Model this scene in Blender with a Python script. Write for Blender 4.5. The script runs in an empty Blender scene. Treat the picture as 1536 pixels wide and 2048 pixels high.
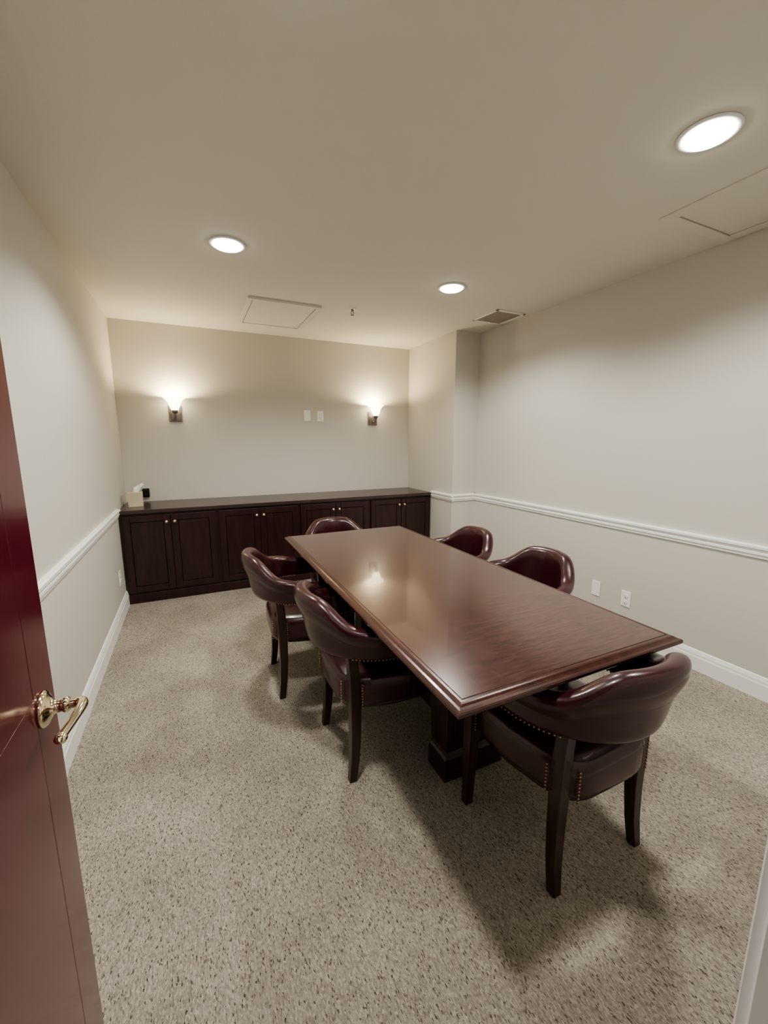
import bpy, bmesh, math, random
from mathutils import Vector, Matrix
random.seed(4)
S=bpy.context.scene
S.view_settings.view_transform='AgX'
S.view_settings.look='AgX - Medium High Contrast'
XL,XJ,XR=-.60,2.49,2.79
YB,YJ,YC=4.605,3.62,4.02
H=2.5125; ZC=.8374; ZR=.822
X0,X1,Y0,Y1,ZT=.554,1.482,.75,2.853,.76
YF=.13  # room side of front wall

# ---------------- materials
def newmat(name):
    m=bpy.data.materials.new(name);m.use_nodes=True
    nt=m.node_tree;b=nt.nodes['Principled BSDF']
    return m,nt,b
def N(nt,t,**k):
    n=nt.nodes.new(t)
    for a,v in k.items():
        if a in n.inputs.keys(): n.inputs[a].default_value=v
        else: setattr(n,a,v)
    return n
def plain(name,col,rough=.5,metal=0,coat=0,bump=0,bscale=200,var=0,emit=None,estr=0,spec=.5):
    m,nt,b=newmat(name)
    b.inputs['Base Color'].default_value=(*col,1)
    b.inputs['Roughness'].default_value=rough
    b.inputs['Metallic'].default_value=metal
    b.inputs['Coat Weight'].default_value=coat
    b.inputs['Coat Roughness'].default_value=.1
    b.inputs['Specular IOR Level'].default_value=spec
    tc=N(nt,'ShaderNodeTexCoord')
    if bump:
        no=N(nt,'ShaderNodeTexNoise',Scale=bscale,Detail=3.)
        bp=N(nt,'ShaderNodeBump',Strength=bump,Distance=.002)
        nt.links.new(tc.outputs['Object'],no.inputs['Vector'])
        nt.links.new(no.outputs['Fac'],bp.inputs['Height']);nt.links.new(bp.outputs['Normal'],b.inputs['Normal'])
    if var:
        no=N(nt,'ShaderNodeTexNoise',Scale=6.,Detail=4.)
        nt.links.new(tc.outputs['Object'],no.inputs['Vector'])
        r=N(nt,'ShaderNodeValToRGB')
        r.color_ramp.elements[0].position=.3;r.color_ramp.elements[1].position=.7
        r.color_ramp.elements[0].color=(*[c*(1-var) for c in col],1);r.color_ramp.elements[1].color=(*[min(1,c*(1+var)) for c in col],1)
        nt.links.new(no.outputs['Fac'],r.inputs['Fac']);nt.links.new(r.outputs['Color'],b.inputs['Base Color'])
    if emit:
        b.inputs['Emission Color'].default_value=(*emit,1);b.inputs['Emission Strength'].default_value=estr
    return m
def wood(name,c1,c2,rough,scale,coat=.3,s=1.,bump=.03,cr=.1):
    m,nt,b=newmat(name)
    tc=N(nt,'ShaderNodeTexCoord');mp=N(nt,'ShaderNodeMapping');mp.inputs['Scale'].default_value=scale
    nt.links.new(tc.outputs['Object'],mp.inputs['Vector'])
    n1=N(nt,'ShaderNodeTexNoise',Scale=6.*s,Detail=6.,Roughness=.65,Distortion=.6)
    nt.links.new(mp.outputs['Vector'],n1.inputs['Vector'])
    r=N(nt,'ShaderNodeValToRGB');r.color_ramp.elements[0].position=.36;r.color_ramp.elements[1].position=.64
    r.color_ramp.elements[0].color=(*c1,1);r.color_ramp.elements[1].color=(*c2,1)
    nt.links.new(n1.outputs['Fac'],r.inputs['Fac']);nt.links.new(r.outputs['Color'],b.inputs['Base Color'])
    b.inputs['Roughness'].default_value=rough;b.inputs['Coat Weight'].default_value=coat;b.inputs['Coat Roughness'].default_value=cr
    bp=N(nt,'ShaderNodeBump',Strength=bump,Distance=.001)
    nt.links.new(n1.outputs['Fac'],bp.inputs['Height']);nt.links.new(bp.outputs['Normal'],b.inputs['Normal'])
    return m
M={}
M['wall']=plain('wall_paint',(.615,.595,.54),.75,bump=.12,bscale=260)
M['ceil']=plain('ceiling_paint',(.71,.695,.62),.85,bump=.15,bscale=200)
M['trim']=plain('white_trim_paint',(.90,.91,.90),.35,bump=.03,bscale=60)
M['white']=plain('white_plastic',(.9,.9,.87),.35,bump=.01)
M['slot']=plain('dark_slot',(.02,.02,.02),.6,bump=.01)
M['espresso']=wood('espresso_wood',(.018,.0055,.006),(.036,.011,.011),.36,(6,6,.8),.15)
M['counter']=wood('counter_laminate',(.04,.023,.022),(.06,.037,.035),.3,(1,8,8),.25)
M['mahog']=wood('mahogany_top',(.030,.0105,.0098),(.082,.028,.024),.22,(1.8,18,18),.7,bump=.015,cr=.05)
M['mahog_edge']=wood('mahogany_edge',(.036,.010,.0075),(.07,.020,.014),.25,(3,3,10),.35)
M['darkleg']=wood('mahogany_dark',(.018,.0055,.005),(.036,.011,.009),.3,(10,10,1),.3)
M['leather']=plain('burgundy_leather',(.041,.0078,.012),.27,coat=.3,bump=.2,bscale=340,var=.15)
M['brass']=plain('polished_brass',(.86,.76,.55),.12,metal=1,bump=.01)
M['knobbrass']=plain('brushed_brass',(.6,.5,.34),.3,metal=1,bump=.02)
M['nail']=plain('antique_nail',(.42,.27,.19),.3,metal=1,bump=.01)
M['bronze']=plain('bronze_metal',(.25,.22,.20),.38,metal=.8,bump=.05)
M['door']=plain('burgundy_door_paint',(.085,.006,.016),.2,coat=.4,bump=.05,bscale=60)
M['black']=plain('black_plastic',(.01,.01,.01),.35,bump=.02)
M['tissuebox']=plain('tissue_carton',(.60,.53,.38),.6,var=.12)
M['tissue']=plain('tissue_paper',(.9,.9,.88),.9,bump=.1,bscale=80)
M['lens']=plain('lamp_lens',(1,1,1),.4,bump=.01,emit=(1,.96,.89),estr=25)
M['ventgrey']=plain('vent_metal',(.42,.38,.33),.5,bump=.02)
# frosted glass shade
m,nt,b=newmat('frosted_glass_shade')
b.inputs['Base Color'].default_value=(.95,.92,.85,1);b.inputs['Roughness'].default_value=.35
b.inputs['Emission Color'].default_value=(1,.84,.58,1)
tc=N(nt,'ShaderNodeTexCoord');wv=N(nt,'ShaderNodeTexNoise',Scale=30.);nt.links.new(tc.outputs['Object'],wv.inputs['Vector'])
bp=N(nt,'ShaderNodeBump',Strength=.3,Distance=.002);nt.links.new(wv.outputs['Fac'],bp.inputs['Height']);nt.links.new(bp.outputs['Normal'],b.inputs['Normal'])
r=N(nt,'ShaderNodeMapRange');nt.links.new(wv.outputs['Fac'],r.inputs['Value'])
r.inputs['From Min'].default_value=.3;r.inputs['From Max'].default_value=.7;r.inputs['To Min'].default_value=5.;r.inputs['To Max'].default_value=12.
nt.links.new(r.outputs['Result'],b.inputs['Emission Strength'])
M['shade']=m
# carpet
m,nt,b=newmat('flecked_carpet')
tc=N(nt,'ShaderNodeTexCoord');mp=N(nt,'ShaderNodeMapping');mp.inputs['Scale'].default_value=(1.6,.6,1)
mp.inputs['Rotation'].default_value=(0,0,.3)
nt.links.new(tc.outputs['Object'],mp.inputs['Vector'])
nd=N(nt,'ShaderNodeTexNoise',Scale=420.,Detail=2.);nt.links.new(tc.outputs['Object'],nd.inputs['Vector'])
vs_=N(nt,'ShaderNodeVectorMath',operation='SCALE');vs_.inputs['Scale'].default_value=.006
nt.links.new(nd.outputs['Color'],vs_.inputs[0])
va=N(nt,'ShaderNodeVectorMath',operation='ADD');nt.links.new(mp.outputs['Vector'],va.inputs[0]);nt.links.new(vs_.outputs[0],va.inputs[1])
v=N(nt,'ShaderNodeTexVoronoi',Scale=240.);nt.links.new(va.outputs[0],v.inputs['Vector'])
sp=N(nt,'ShaderNodeSeparateColor');nt.links.new(v.outputs['Color'],sp.inputs['Color'])
r=N(nt,'ShaderNodeValToRGB');e=r.color_ramp.elements
e[0].position=0;e[0].color=(.10,.077,.055,1);e[1].position=1;e[1].color=(.54,.50,.435,1)
for p,c in ((.035,(.14,.11,.08)),(.07,(.265,.233,.192)),(.3,(.335,.30,.252)),(.8,(.43,.392,.333))):
    q=e.new(p);q.color=(*c,1)
nt.links.new(sp.outputs['Red'],r.inputs['Fac'])
n2=N(nt,'ShaderNodeTexNoise',Scale=2.4,Detail=4.);nt.links.new(tc.outputs['Object'],n2.inputs['Vector'])
r2=N(nt,'ShaderNodeValToRGB');r2.color_ramp.elements[0].position=.38;r2.color_ramp.elements[1].position=.62
r2.color_ramp.elements[0].color=(.82,.82,.82,1);r2.color_ramp.elements[1].color=(1,1,1,1)
nt.links.new(n2.outputs['Fac'],r2.inputs['Fac'])
mx=N(nt,'ShaderNodeMix',data_type='RGBA',blend_type='MULTIPLY');mx.inputs[0].default_value=1
nt.links.new(r.outputs['Color'],mx.inputs[6]);nt.links.new(r2.outputs['Color'],mx.inputs[7])
nt.links.new(mx.outputs[2],b.inputs['Base Color'])
b.inputs['Roughness'].default_value=.95;b.inputs['Specular IOR Level'].default_value=.1
n3=N(nt,'ShaderNodeTexNoise',Scale=160.,Detail=2.);nt.links.new(mp.outputs['Vector'],n3.inputs['Vector'])
bp=N(nt,'ShaderNodeBump',Strength=.7,Distance=.006);nt.links.new(n3.outputs['Fac'],bp.inputs['Height']);nt.links.new(bp.outputs['Normal'],b.inputs['Normal'])
M['carpet']=m

# ---------------- mesh helpers
def obj(name,me,mat,parent=None,smooth=False):
    o=bpy.data.objects.new(name,me);S.collection.objects.link(o)
    if mat: me.materials.append(mat)
    if parent: o.parent=parent
    if smooth:
        for p in me.polygons:p.use_smooth=True
    return o
def empty(name,loc=(0,0,0),rz=0):
    o=bpy.data.objects.new(name,None);S.collection.objects.link(o);o.location=loc;o.rotation_euler=(0,0,rz);o.empty_display_size=.1
    return o
def boxes(name,L,mat,parent=None,bevel=0,seg=2):
    bm=bmesh.new()
    for (x0,x1,y0,y1,z0,z1) in L:
        vs=[bm.verts.new(p) for p in ((x0,y0,z0),(x1,y0,z0),(x1,y1,z0),(x0,y1,z0),(x0,y0,z1),(x1,y0,z1),(x1,y1,z1),(x0,y1,z1))]
        for f in ((0,3,2,1),(4,5,6,7),(0,1,5,4),(1,2,6,5),(2,3,7,6),(3,0,4,7)): bm.faces.new([vs[i] for i in f])
    if bevel: bmesh.ops.bevel(bm,geom=bm.edges[:],offset=bevel,segments=seg,affect='EDGES',profile=.5)
    me=bpy.data.meshes.new(name);bm.to_mesh(me);bm.free()
    return obj(name,me,mat,parent)
def rings(name,R,mat,parent=None,cap=True,smooth=True,closed=False):
    """R list of rings (equal length list of points)"""
    bm=bmesh.new();V=[[bm.verts.new(p) for p in r] for r in R];n=len(R[0])
    rng=range(len(V)) if closed else range(len(V)-1)
    for i in rng:
        a=V[i];c=V[(i+1)%len(V)]
        for j in range(n): bm.faces.new((a[j],a[(j+1)%n],c[(j+1)%n],c[j]))
    if cap and not closed: bm.faces.new(V[0][::-1]);bm.faces.new(V[-1])
    bmesh.ops.recalc_face_normals(bm,faces=bm.faces[:])
    me=bpy.data.meshes.new(name);bm.to_mesh(me);bm.free()
    return obj(name,me,mat,parent,smooth)
def lathe(name,prof,mat,parent=None,n=32,loc=(0,0,0),axis='Z',cap=True,scallop=0,k=8):
    R=[]
    for r_,z in prof:
        ring=[]
        for i in range(n):
            a=2*math.pi*i/n;rr=r_*(1+scallop*math.cos(k*a)*(z-prof[0][1])/(prof[-1][1]-prof[0][1]+1e-9) if scallop else 1)
            p=(rr*math.cos(a),rr*math.sin(a),z)
            if axis=='X': p=(p[2],p[0],p[1])
            if axis=='Y': p=(p[0],p[2],p[1])
            ring.append((p[0]+loc[0],p[1]+loc[1],p[2]+loc[2]))
        R.append(ring)
    return rings(name,R,mat,parent,cap)
def tube(name,pts,rad,mat,parent=None,n=12):
    cu=bpy.data.curves.new(name,'CURVE');cu.dimensions='3D';cu.bevel_depth=rad if not isinstance(rad,list) else 1;cu.bevel_resolution=4;cu.use_fill_caps=True
    sp=cu.splines.new('NURBS');sp.points.add(len(pts)-1);sp.order_u=3;sp.use_endpoint_u=True;sp.resolution_u=8
    for i,p in enumerate(pts):
        sp.points[i].co=(*p,1);sp.points[i].radius=rad[i] if isinstance(rad,list) else 1
    o=bpy.data.objects.new(name,cu);S.collection.objects.link(o);cu.materials.append(mat)
    if parent:o.parent=parent
    dg=bpy.context.evaluated_depsgraph_get();me=bpy.data.meshes.new_from_object(o.evaluated_get(dg))
    bpy.data.objects.remove(o)
    for p in me.polygons:p.use_smooth=True
    o=bpy.data.objects.new(name,me);S.collection.objects.link(o)
    if parent:o.parent=parent
    return o
def extrude_profile(name,prof,a,b,nrm,mat,parent=None):
    """prof [(out,z)], extruded from a to b (xy), out along nrm"""
    R=[]
    for p in (a,b): R.append([(p[0]+nrm[0]*u,p[1]+nrm[1]*u,z) for u,z in prof])
    return rings(name,R,mat,parent,smooth=False)
def interp(x,xs,ys):
    if x<=xs[0]:return ys[0]
    for i in range(len(xs)-1):
        if x<=xs[i+1]:
            t=(x-xs[i])/(xs[i+1]-xs[i]);t=t*t*(3-2*t);return ys[i]+(ys[i+1]-ys[i])*t
    return ys[-1]

# ---------------- room shell
HB=-1.5
boxes('floor',[(-1.4,XR+.12,HB-.1,YB+.12,-.1,0)],M['carpet'])
boxes('ceiling',[(-1.4,XR+.12,HB-.1,YB+.12,H,H+.1)],M['ceil'])
boxes('wall_left',[(XL-.12,XL,YF,YB+.12,0,H)],M['wall'])
boxes('wall_back',[(XL,XR+.12,YB,YB+.12,0,H)],M['wall'])
boxes('wall_right',[(XR,XR+.12,YF,YB,0,H),(XJ,XR,YJ,YB,0,H)],M['wall'])
DX0,DX1,DH=-.285,.475,2.05
boxes('wall_front',[(-1.4,DX0,0.01,YF,0,H),(DX1,XR+.12,0.01,YF,0,H),(DX0,DX1,0.01,YF,DH,H)],M['wall'])
boxes('wall_hall_back',[(-1.4,XR+.12,HB-.1,HB,0,H)],M['wall'])
boxes('wall_hall_left',[(-1.5,-1.4,HB-.1,YF,0,H)],M['wall'])
boxes('wall_hall_right',[(XR,XR+.12,HB,0.01,0,H)],M['wall'])
base=[(0,0),(.017,0),(.017,.085),(.013,.095),(.013,.105),(.006,.125),(0,.13)]
rail=[(0,-.036),(.010,-.036),(.012,-.022),(.018,-.016),(.018,-.004),(.013,0),(.016,.008),(.027,.018),(.027,.03),(.02,.036),(0,.036)]
rail=[(u,z+ZR) for u,z in rail]
extrude_profile('baseboard_left',base,(XL,YF),(XL,YC+.03),(1,0),M['trim'])
extrude_profile('baseboard_right',base,(XR,YF),(XR,YJ),(-1,0),M['trim'])
extrude_profile('baseboard_alcove',base,(XJ,YJ-.017),(XJ,YC+.03),(-1,0),M['trim'])
extrude_profile('baseboard_jog',base,(XJ,YJ),(XR,YJ),(0,-1),M['trim'])
extrude_profile('baseboard_front',base,(DX1+.075,YF),(XR,YF),(0,1),M['trim'])
extrude_profile('trim_1',rail,(XL,YF),(XL,YC-.002),(1,0),M['trim'])
extrude_profile('trim_2',rail,(XR,YF),(XR,YJ),(-1,0),M['trim'])
extrude_profile('trim_3',rail,(XJ,YJ-.027),(XJ,YC-.002),(-1,0),M['trim'])
extrude_profile('trim_4',rail,(XJ,YJ),(XR,YJ),(0,-1),M['trim'])
extrude_profile('trim_5',rail,(DX1+.075,YF),(XR,YF),(0,1),M['trim'])
# door frame
boxes('trim_6',[(DX1-.012,DX1+.0,0.0,YF+.004,0,DH),(DX0,DX0+.012,0,YF-.045,0,DH),(DX0,DX1,0,YF+.004,DH-.012,DH),
  (DX1-.004,DX1+.07,YF,YF+.016,0,DH+.07),(DX0-.07,DX0-.05,YF,YF+.016,0,DH+.07),(DX0-.07,DX1+.07,YF,YF+.016,DH,DH+.07),
  (DX1-.022,DX1-.012,.03,.075,0,DH-.012)],M['trim'],bevel=.002)
sp_=empty('strike_plate',(DX1-.013,.105,.965))
boxes('plate',[(-.002,.001,-.014,.014,-.03,.03)],M['brass'],sp_,.0008)
boxes('slot',[(-.0025,.0015,-.007,.007,-.012,.012)],M['slot'],sp_)

# ---------------- open door
d=empty('door_1')
fx=-.2635;bx=fx-.043;dy0,dy1=.137,.89
st=.095
pz=[(.27,.80),(1.0,1.90)]
parts=[(bx,fx,dy0,dy0+st,.01,2.03),(bx,fx,dy1-st,dy1,.01,2.03),
 (bx,fx,dy0+st,dy1-st,.01,pz[0][0]),(bx,fx,dy0+st,dy1-st,pz[0][1],pz[1][0]),(bx,fx,dy0+st,dy1-st,pz[1][1],2.03),
 (bx+.012,fx-.018,dy0+st,dy1-st,.2,1.95)]
boxes('frame',parts,M['door'],d,.0008)
for i,(a,b_) in enumerate(pz):
    for s,xx in ((1,fx),(-1,bx)):
        def rr(ins,dep): 
            x=xx-s*dep
            return [(x,dy0+st+ins,a+ins),(x,dy1-st-ins,a+ins),(x,dy1-st-ins,b_-ins),(x,dy0+st+ins,b_-ins)]
        rings('panel_%d%s'%(i,'a' if s>0 else 'b'),[rr(-.001,.0004),rr(.005,.003),rr(.016,.0125),rr(.024,.0135),rr(.055,.004),rr(.062,.003)],M['door'],d,smooth=False)
ky,kz=.825,.965
lathe('rosette',[(.0,0),(.031,0),(.031,.004),(.027,.008),(.023,.009),(.018,.013),(.012,.016),(.010,.028),(.013,.031),(.013,.036),(.009,.040),(0,.041)],M['brass'],d,loc=(fx,ky,kz),axis='X')
tube('lever',[(fx+.034,ky,kz),(fx+.052,ky+.002,kz),(fx+.060,ky-.008,kz+.001),(fx+.060,ky-.03,kz+.003),(fx+.054,ky-.06,kz),(fx+.045,ky-.085,kz-.006)],[.009,.009,.009,.008,.007,.0075],M['brass'],d)
lathe('lever_tip',[(0,-.009),(.006,-.007),(.009,-.003),(.009,.003),(.006,.007),(0,.009)],M['brass'],d,n=16,loc=(fx+.045,ky-.088,kz-.007),axis='Y')
boxes('latch_plate',[(bx+.01,fx-.01,dy1,dy1+.0015,kz-.03,kz+.03)],M['brass'],d)
lathe('rosette_back',[(0,-.045),(.012,-.04),(.012,-.016),(.024,-.009),(.033,-.004),(.033,0),(0,0)],M['brass'],d,loc=(bx,ky,kz),axis='X')
tube('lever_back',[(bx-.04,ky,kz),(bx-.056,ky,kz),(bx-.06,ky-.03,kz+.01),(bx-.05,ky-.1,kz)],[.009,.009,.009,.007],M['brass'],d)
for i,z in enumerate((.25,1.05,1.8)): boxes('hinge_%d'%i,[(fx-.002,fx+.006,dy0-.004,dy0+.006,z-.05,z+.05)],M['brass'],d,.002)

# ---------------- conference table
t=empty('conference_table')
def rect(ins,z,r=.004):
    return [(X0+ins,Y0+ins,z),(X1-ins,Y0+ins,z),(X1-ins,Y1-ins,z),(X0+ins,Y1-ins,z)]
rings('edge_moulding',[rect(.05,.722),rect(.02,.722),rect(.014,.728),rect(.004,.733),rect(0,.738),rect(0,.746),rect(.003,.750),rect(.010,.7515),rect(.016,.7545),rect(.022,.7585),rect(.027,.7600),rect(.033,.7600),rect(.0345,.7585),rect(.037,.7585),rect(.038,.7598)],M['mahog_edge'],t,smooth=False)
rings('top',[rect(.0382,.745),rect(.0382,.7600),rect(.0387,.7603)],M['mahog'],t,smooth=False)
cx=(X0+X1)/2
boxes('underframe',[(cx-.2,cx+.2,1.27,2.33,.685,.722)],M['darkleg'],t,.003)
for i,yc in enumerate((1.32,2.28)):
    boxes('pedestal_%d'%i,[(cx-.135,cx+.135,yc-.05,yc+.05,.1,.69)],M['darkleg'],t,.004)
    def rp(i_,z): return [(cx-.135-i_,yc-.05-i_,z),(cx+.135+i_,yc-.05-i_,z),(cx+.135+i_,yc+.05+i_,z),(cx-.135-i_,yc+.05+i_,z)]
    rings('plinth_%d'%i,[rp(.016,0),rp(.016,.085),rp(.013,.10),rp(.006,.11),rp(.001,.125)],M['darkleg'],t,smooth=False)
    boxes('face_panel_%d'%i,[(cx-.10,cx+.10,yc-.056,yc+.056,.16,.63)],M['darkleg'],t,.004)
boxes('stretcher',[(cx-.02,cx+.02,1.36,2.24,.1,.30)],M['darkleg'],t,.003)

# ---------------- armchair (shared meshes)
def chair_parts(root):
    path=[]
    for y in (.235,.19,.14,.09,.045): path.append((-.252-.02*(y/.235),y,-1,0,90+30*y/.235))
    for i in range(21):
        a=math.pi+math.pi*i/20
        path.append((.252*math.cos(a),.262*math.sin(a),math.cos(a),math.sin(a),abs(math.degrees(a)-270)))
    for y in (.045,.09,.14,.19,.235): path.append((.252+.02*(y/.235),y,1,0,90+30*y/.235))
    def sec(x,y,nx,ny,phi,sc=1,fwd=0):
        z1=interp(phi,[0,22,60,100,120],[.816,.812,.702,.672,.66])
        z0=interp(phi,[0,60,90,120],[.562,.560,.558,.56])
        lean=interp(phi,[0,60,100],[.050,.034,.006])
        tt=interp(phi,[0,60,90,120],[.037,.036,.035,.034]);bb=interp(phi,[0,50,90],[.023,.024,.027])
        q=[(bb*.5,0),(bb,.05),(bb*1.0,.30),(bb*.95,.5),(tt*.98,.66),(tt*1.05,.84),(tt*.7,.965),(0,1.0),(-tt*.75,.965),(-tt*1.0,.84),(-(tt+bb)/2,.6),(-bb*1.05,.35),(-bb,.06),(-bb*.5,0)]
        zc=(z0+z1)/2;out=[]
        for u,v in q:
            o=(u*sc+lean*v);z=zc+(z0+(z1-z0)*v-zc)*sc
            out.append((x+nx*o,y+ny*o+fwd,z))
        return out
    R=[sec(*path[0],.55,.028),sec(*path[0],.9,.02)]+[sec(*p) for p in path]+[sec(*path[-1],.9,.02),sec(*path[-1],.55,.028)]
    band=rings('barrel_back',R,M['leather'],root)
    mod=band.modifiers.new('s','SUBSURF');mod.levels=2;mod.render_levels=2
    # welt (piping) under the roll
    def welt(nm,vv,side):
        pts=[]
        for p in path:
            q=sec(*p);j=3 if side>0 else 11
            pts.append(q[j])
        return tube(nm,pts,.0028,M['leather'],root)
    welt('piping_outer',0,1)
    # seat
    def sup(sc,z,n=40,lift=0):
        o=[]
        for i in range(n):
            a=2*math.pi*i/n;c,s=math.cos(a),math.sin(a);e=.42
            y=math.copysign(abs(s)**e,s);x=math.copysign(abs(c)**e,c)
            yy=.03+y*.235*sc
            w=.238+(-.045 if y<0 else 0)*(-y)**1.0 if y<0 else .238+.004*y
            o.append((x*w*sc,yy,z))
        return o
    rings('seat',[sup(.93,.335),sup(.985,.34),sup(1,.355),sup(1.0,.40),sup(1.01,.43),sup(.985,.452),sup(.93,.464),sup(.8,.474),sup(.5,.484),sup(.15,.487)],M['leather'],root)
    rings('seat_base',[sup(.9,.318),sup(.94,.322),sup(.94,.336)],M['darkleg'],root)
    # legs
    def post(nm,P):
        o=rings(nm,[[(x-h,y-h,z),(x+h,y-h,z),(x+h,y+h,z),(x-h,y+h,z)] for x,y,z,h in P],M['darkleg'],root,smooth=False)
        bv=o.modifiers.new('b','BEVEL');bv.width=.004;bv.segments=2;bv.limit_method='ANGLE';bv.angle_limit=.6
        return o
    for i,s in enumerate((-1,1)):
        post('leg_front_%d'%i,[(s*.243,.225,0,.0165),(s*.241,.222,.12,.019),(s*.238,.219,.30,.0225),(s*.24,.219,.44,.0225),(s*.252,.219,.585,.02)])
        post('leg_rear_%d'%i,[(s*.195,-.168,0,.0165),(s*.191,-.156,.10,.0185),(s*.187,-.150,.22,.021),(s*.185,-.150,.36,.023),(s*.186,-.154,.48,.022),(s*.187,-.165,.60,.02)])
    # nailheads
    bm=bmesh.new()
    def nail(p): bmesh.ops.create_icosphere(bm,subdivisions=1,radius=.0042,matrix=Matrix.Translation(p))
    dense=[]
    for a,b_ in zip(path[:-1],path[1:]):
        for k in range(3):
            f=k/3;dense.append(tuple(a[j]+(b_[j]-a[j])*f for j in range(5)))
    dense.append(path[-1])
    last=None
    for p in dense:
        if p[4]<52: last=None;continue
        if last and math.hypot(p[0]-last[0],p[1]-last[1])<.0125: continue
        last=p
        q=sec(*p);nail(q[1]);nail(Vector(q[12]))
    for s in (-1,1):
        q=sec(*path[0] if s<0 else path[-1],.9,.026)
        for j in (2,3,4,5,6,7,8,9,10,11): nail(q[j])
        for zz in [.345+.0125*k for k in range(9)]:
            nail((s*.2435,.19,zz));nail((s*.213,.262,zz))
            nail((s*.2215,-.128,zz));nail((s*.16,-.198,zz))
    me=bpy.data.meshes.new('nailheads');bm.to_mesh(me);bm.free()
    obj('nailheads',me,M['nail'],root,True)
CH=[((1.142,.918),0),((.69,1.63),-90),((.545,2.32),-93),((.99,2.84),180),((1.53,2.30),90),((1.53,1.65),90)]
first=None
for i,((x,y),rz) in enumerate(CH):
    r_=empty('leather_armchair',(x,y,0),math.radians(rz))
    if first is None:
        chair_parts(r_);first=r_
    else:
        for c in list(first.children):
            o=c.copy();S.collection.objects.link(o);o.parent=r_

# ---------------- built-in cabinet
cab=empty('sideboard_cabinet')
yf=YC+.03
boxes('carcass',[(XL+.002,XJ-.002,yf,YB-.002,.0,ZC-.03)],M['espresso'],cab,.001)
boxes('countertop',[(XL+.002,XJ-.002,YC-.0,YB-.002,ZC-.032,ZC)],M['counter'],cab,.003)
boxes('plinth',[(XL+.002,XJ-.002,yf-.012,yf,.0,.085)],M['espresso'],cab,.003)
n=8;w=(XJ-XL-.02)/n
for i in range(n):
    a=XL+.01+i*w+(.016 if i%2==0 else .0025);b_=XL+.01+(i+1)*w-(.016 if i%2==1 else .0025)
    z0,z1=.10,.785;fy=yf-.02;s_=.055
    boxes('door_leaf_%d'%i,[(a,a+s_,fy,yf,z0,z1),(b_-s_,b_,fy,yf,z0,z1),(a+s_,b_-s_,fy,yf,z0,z0+s_),(a+s_,b_-s_,fy,yf,z1-s_,z1)],M['espresso'],cab,.002)
    def rr(ins,dep): return [(a+s_+ins,fy+dep,z0+s_+ins),(b_-s_-ins,fy+dep,z0+s_+ins),(b_-s_-ins,fy+dep,z1-s_-ins),(a+s_+ins,fy+dep,z1-s_-ins)]
    rings('door_panel_%d'%i,[rr(-.002,.003),rr(.004,.003),rr(.010,.010),rr(.014,.013),rr(.02,.013)],M['espresso'],cab,smooth=False)
    kx=b_-.03 if i%2==0 else a+.03
    lathe('knob_%d'%i,[(.0,0),(.009,0),(.006,-.004),(.005,-.012),(.011,-.017),(.0145,-.022),(.013,-.028),(.007,-.031),(0,-.032)],M['knobbrass'],cab,n=20,loc=(kx,fy,.722),axis='Y')

# ---------------- tissue box
tb=empty('tissue_box',(-.485,4.29,ZC),.05)
boxes('carton',[(-.057,.057,-.057,.057,0,.127)],M['tissuebox'],tb,.002)
bm=bmesh.new();G=[]
for i in range(9):
    row=[]
    for j in range(9):
        u=i/8-.5;v_=j/8
        row.append(bm.verts.new((u*.07*(.55+.8*v_)+.03*v_, .012*math.sin(i*1.5+v_*3)*(1-.2*v_)+.01*v_, .120+.085*v_*(1-.35*abs(u-.25)*2)+.004*math.sin(i*2.1))))
    G.append(row)
for i in range(8):
    for j in range(8): bm.faces.new((G[i][j],G[i+1][j],G[i+1][j+1],G[i][j+1]))
me=bpy.data.meshes.new('tissue');bm.to_mesh(me);bm.free()
o=obj('tissue',me,M['tissue'],tb,True);sm=o.modifiers.new('s','SOLIDIFY');sm.thickness=.002

# ---------------- wall plates
def plate(name,loc,rz,kind):
    p=empty(name,loc,rz)  # local: plate faces -Y
    boxes('cover',[(-.036,.036,-.006,0,-.058,.058)],M['white'],p,.0025)
    if kind=='outlet':
        for k,z in enumerate((-.022,.022)):
            lathe('receptacle_%d'%k,[(0,0),(.0165,0),(.0165,-.002),(.0155,-.003),(0,-.003)],M['white'],p,n=24,loc=(0,-.006,z),axis='Y')
            boxes('slots_%d'%k,[(-.008,-.005,-.0095,-.0088,z-.001,z+.009),(.005,.008,-.0095,-.0088,z-.001,z+.009),(-.0022,.0022,-.0095,-.0088,z-.011,z-.006)],M['slot'],p)
        lathe('screw',[(0,0),(.003,0),(.003,-.001),(0,-.001)],M['ventgrey'],p,n=10,loc=(0,-.006,0),axis='Y')
    else:
        for k,z in enumerate((-.042,.042)): lathe('screw_%d'%k,[(0,0),(.003,0),(.003,-.001),(0,-.001)],M['ventgrey'],p,n=10,loc=(0,-.006,z),axis='Y')
    return p
plate('blank_wall_plate',(1.205,YB,1.70),0,'blank')
plate('electrical_outlet',(1.355,YB,1.695),0,'outlet')
plate('blank_wall_plate',(XR,2.06,.29),math.radians(-90),'blank')
plate('electrical_outlet',(XR,1.815,.29),math.radians(-90),'outlet')
plate('electrical_outlet',(XL,3.81,.32),math.radians(90),'outlet')
pa=empty('plug_adapter',(-.425,YB,.925))
boxes('body',[(-.03,.03,-.045,0,-.045,.04)],M['black'],pa,.006)
boxes('prong_rim',[(-.022,.022,-.048,-.044,-.03,.03)],M['black'],pa,.003)

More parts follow.
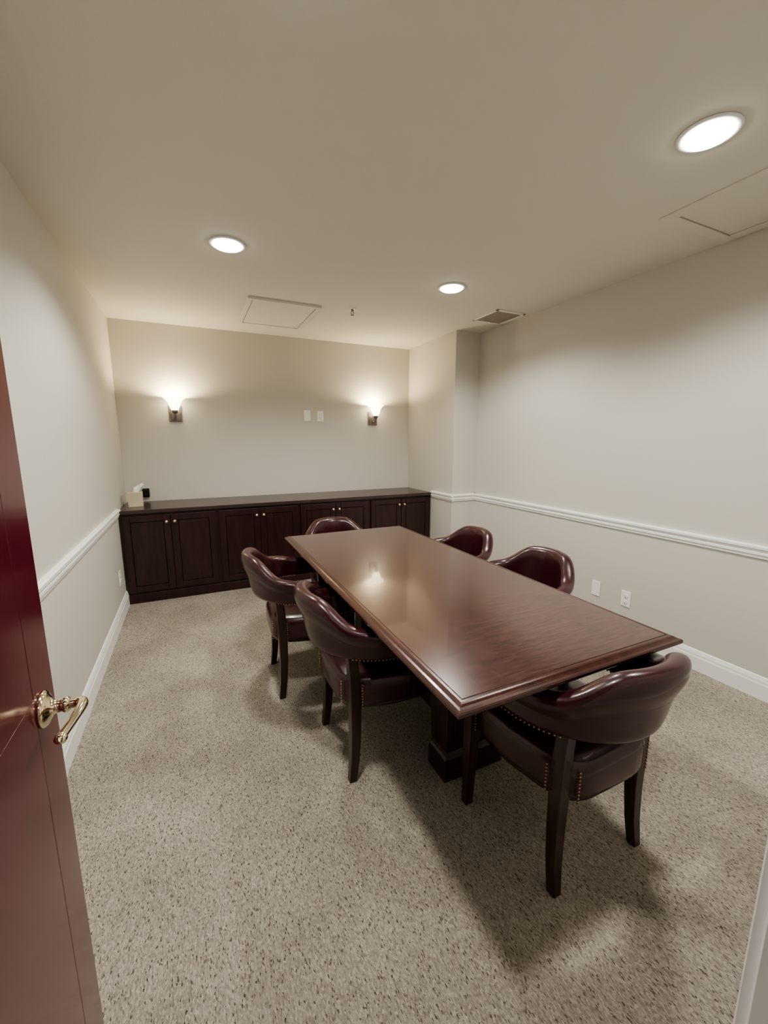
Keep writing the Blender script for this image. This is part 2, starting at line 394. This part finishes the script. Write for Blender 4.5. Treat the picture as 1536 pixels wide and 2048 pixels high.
# ---------------- sconces
def sconce(x):
    s=empty('wall_sconce',(x,YB,1.70))
    boxes('backplate',[(-.057,.057,-.014,0,-.092,.065)],M['bronze'],s,.003)
    boxes('backplate_inner',[(-.042,.042,-.02,-.012,-.077,.052)],M['bronze'],s,.003)
    tube('arm',[(0,-.015,-.045),(0,-.05,-.065),(0,-.095,-.06),(0,-.105,-.03),(0,-.105,-.005)],.0085,M['bronze'],s)
    lathe('holder',[(0,-.01),(.018,-.01),(.026,.0),(.028,.02),(.022,.024),(0,.024)],M['bronze'],s,loc=(0,-.105,-.008))
    prof=[(.026,.008),(.034,.022),(.044,.045),(.050,.065),(.056,.085),(.066,.102),(.080,.117),(.094,.127)]
    o=lathe('glass_shade',prof,M['shade'],s,n=64,loc=(0,-.105,0),cap=False,scallop=.05,k=8)
    m_=o.modifiers.new('t','SOLIDIFY');m_.thickness=.003
    l=bpy.data.lights.new('bulb','POINT');l.energy=16;l.color=(1,.80,.53);l.shadow_soft_size=.022
    lo=bpy.data.objects.new('bulb_light',l);S.collection.objects.link(lo);lo.parent=s;lo.location=(0,-.105,.105)
sconce(-.11);sconce(1.995)

# ---------------- ceiling fixtures
def downlight(x,y,e=60):
    s=empty('recessed_ceiling_light',(x,y,H))
    lathe('trim_ring',[(.078,-.001),(.097,-.001),(.099,-.004),(.094,-.008),(.082,-.009),(.078,-.005)],M['trim'],s,n=48,cap=False)
    lathe('lens',[(0,-.002),(.08,-.002),(.080,-.010),(.072,-.016),(.04,-.019),(0,-.020)],M['lens'],s,n=40)
    l=bpy.data.lights.new('lamp','SPOT');l.energy=e;l.color=(1,.97,.91);l.spot_size=math.radians(152);l.spot_blend=.5;l.shadow_soft_size=.08
    lo=bpy.data.objects.new('lamp_light',l);S.collection.objects.link(lo);lo.parent=s;lo.location=(0,0,-.03)
for x,y in ((.27,2.66),(1.79,2.68),(1.77,1.03),(.27,1.03)): downlight(x,y,100)
downlight(.3,-.8,45)
# vent
v_=empty('ceiling_vent',(2.575,3.10,H))
hx,hy=.155,.17
boxes('frame',[(-hx,hx,-hy,-hy+.022,-.008,0),(-hx,hx,hy-.022,hy,-.008,0),(-hx,-hx+.022,-hy,hy,-.008,0),(hx-.022,hx,-hy,hy,-.008,0)],M['trim'],v_,.002)
boxes('grille_back',[(-hx+.02,hx-.02,-hy+.02,hy-.02,-.002,0)],M['slot'],v_)
boxes('slats',[(-hx+.022,hx-.022,-hy+.024+k*.0125,-hy+.024+k*.0125+.007,-.007,-.002) for k in range(24)]+[(-.003,.003,-hy+.02,hy-.02,-.0075,-.002)],M['ventgrey'],v_)
def hatch(x0,x1,y0,y1,fr=.035,dz=.012,name='ceiling_access_hatch'):
    h_=empty(name,((x0+x1)/2,(y0+y1)/2,H));a=(x1-x0)/2;b_=(y1-y0)/2
    boxes('frame',[(-a,a,-b_,-b_+fr,-dz,0),(-a,a,b_-fr,b_,-dz,0),(-a,-a+fr,-b_+fr,b_-fr,-dz,0),(a-fr,a,-b_+fr,b_-fr,-dz,0)],M['ceil'],h_,.002)
    boxes('gap',[(-a+fr,a-fr,-b_+fr,b_-fr,-.001,0)],M['ventgrey'],h_)
    boxes('panel',[(-a+fr+.006,a-fr-.006,-b_+fr+.006,b_-fr-.006,-dz+.004,-.001)],M['ceil'],h_,.002)
hatch(.48,1.06,3.48,4.22,dz=.018)
hatch(2.20,2.77,.72,1.47,.06,.008)
sk=empty('fire_sprinkler',(1.31,3.43,H))
lathe('escutcheon',[(0,0),(.03,0),(.03,-.003),(.012,-.008),(0,-.008)],M['trim'],sk,n=24)
lathe('body',[(0,-.008),(.010,-.008),(.010,-.02),(.006,-.022),(0,-.022)],M['bronze'],sk,n=16)
tube('frame_arms',[(-.002,0,-.02),(-.013,0,-.028),(-.010,0,-.045),(0,0,-.052),(.010,0,-.045),(.013,0,-.028),(.002,0,-.02)],.0028,M['bronze'],sk)
lathe('deflector',[(0,-.052),(.016,-.052),(.016,-.054),(0,-.055)],M['bronze'],sk,n=16)

# ---------------- world + camera
w_=bpy.data.worlds.new('World');S.world=w_;w_.use_nodes=True
w_.node_tree.nodes['Background'].inputs[0].default_value=(.5,.48,.45,1);w_.node_tree.nodes['Background'].inputs[1].default_value=.05
cd=bpy.data.cameras.new('camera');co=bpy.data.objects.new('camera',cd);S.collection.objects.link(co)
cd.sensor_fit='VERTICAL';cd.sensor_height=24;cd.lens=818.56/2048*24;cd.clip_start=.02
co.location=(0,0,1.42);co.rotation_euler=(math.radians(90)-.1715,0,-.4369)
S.camera=co
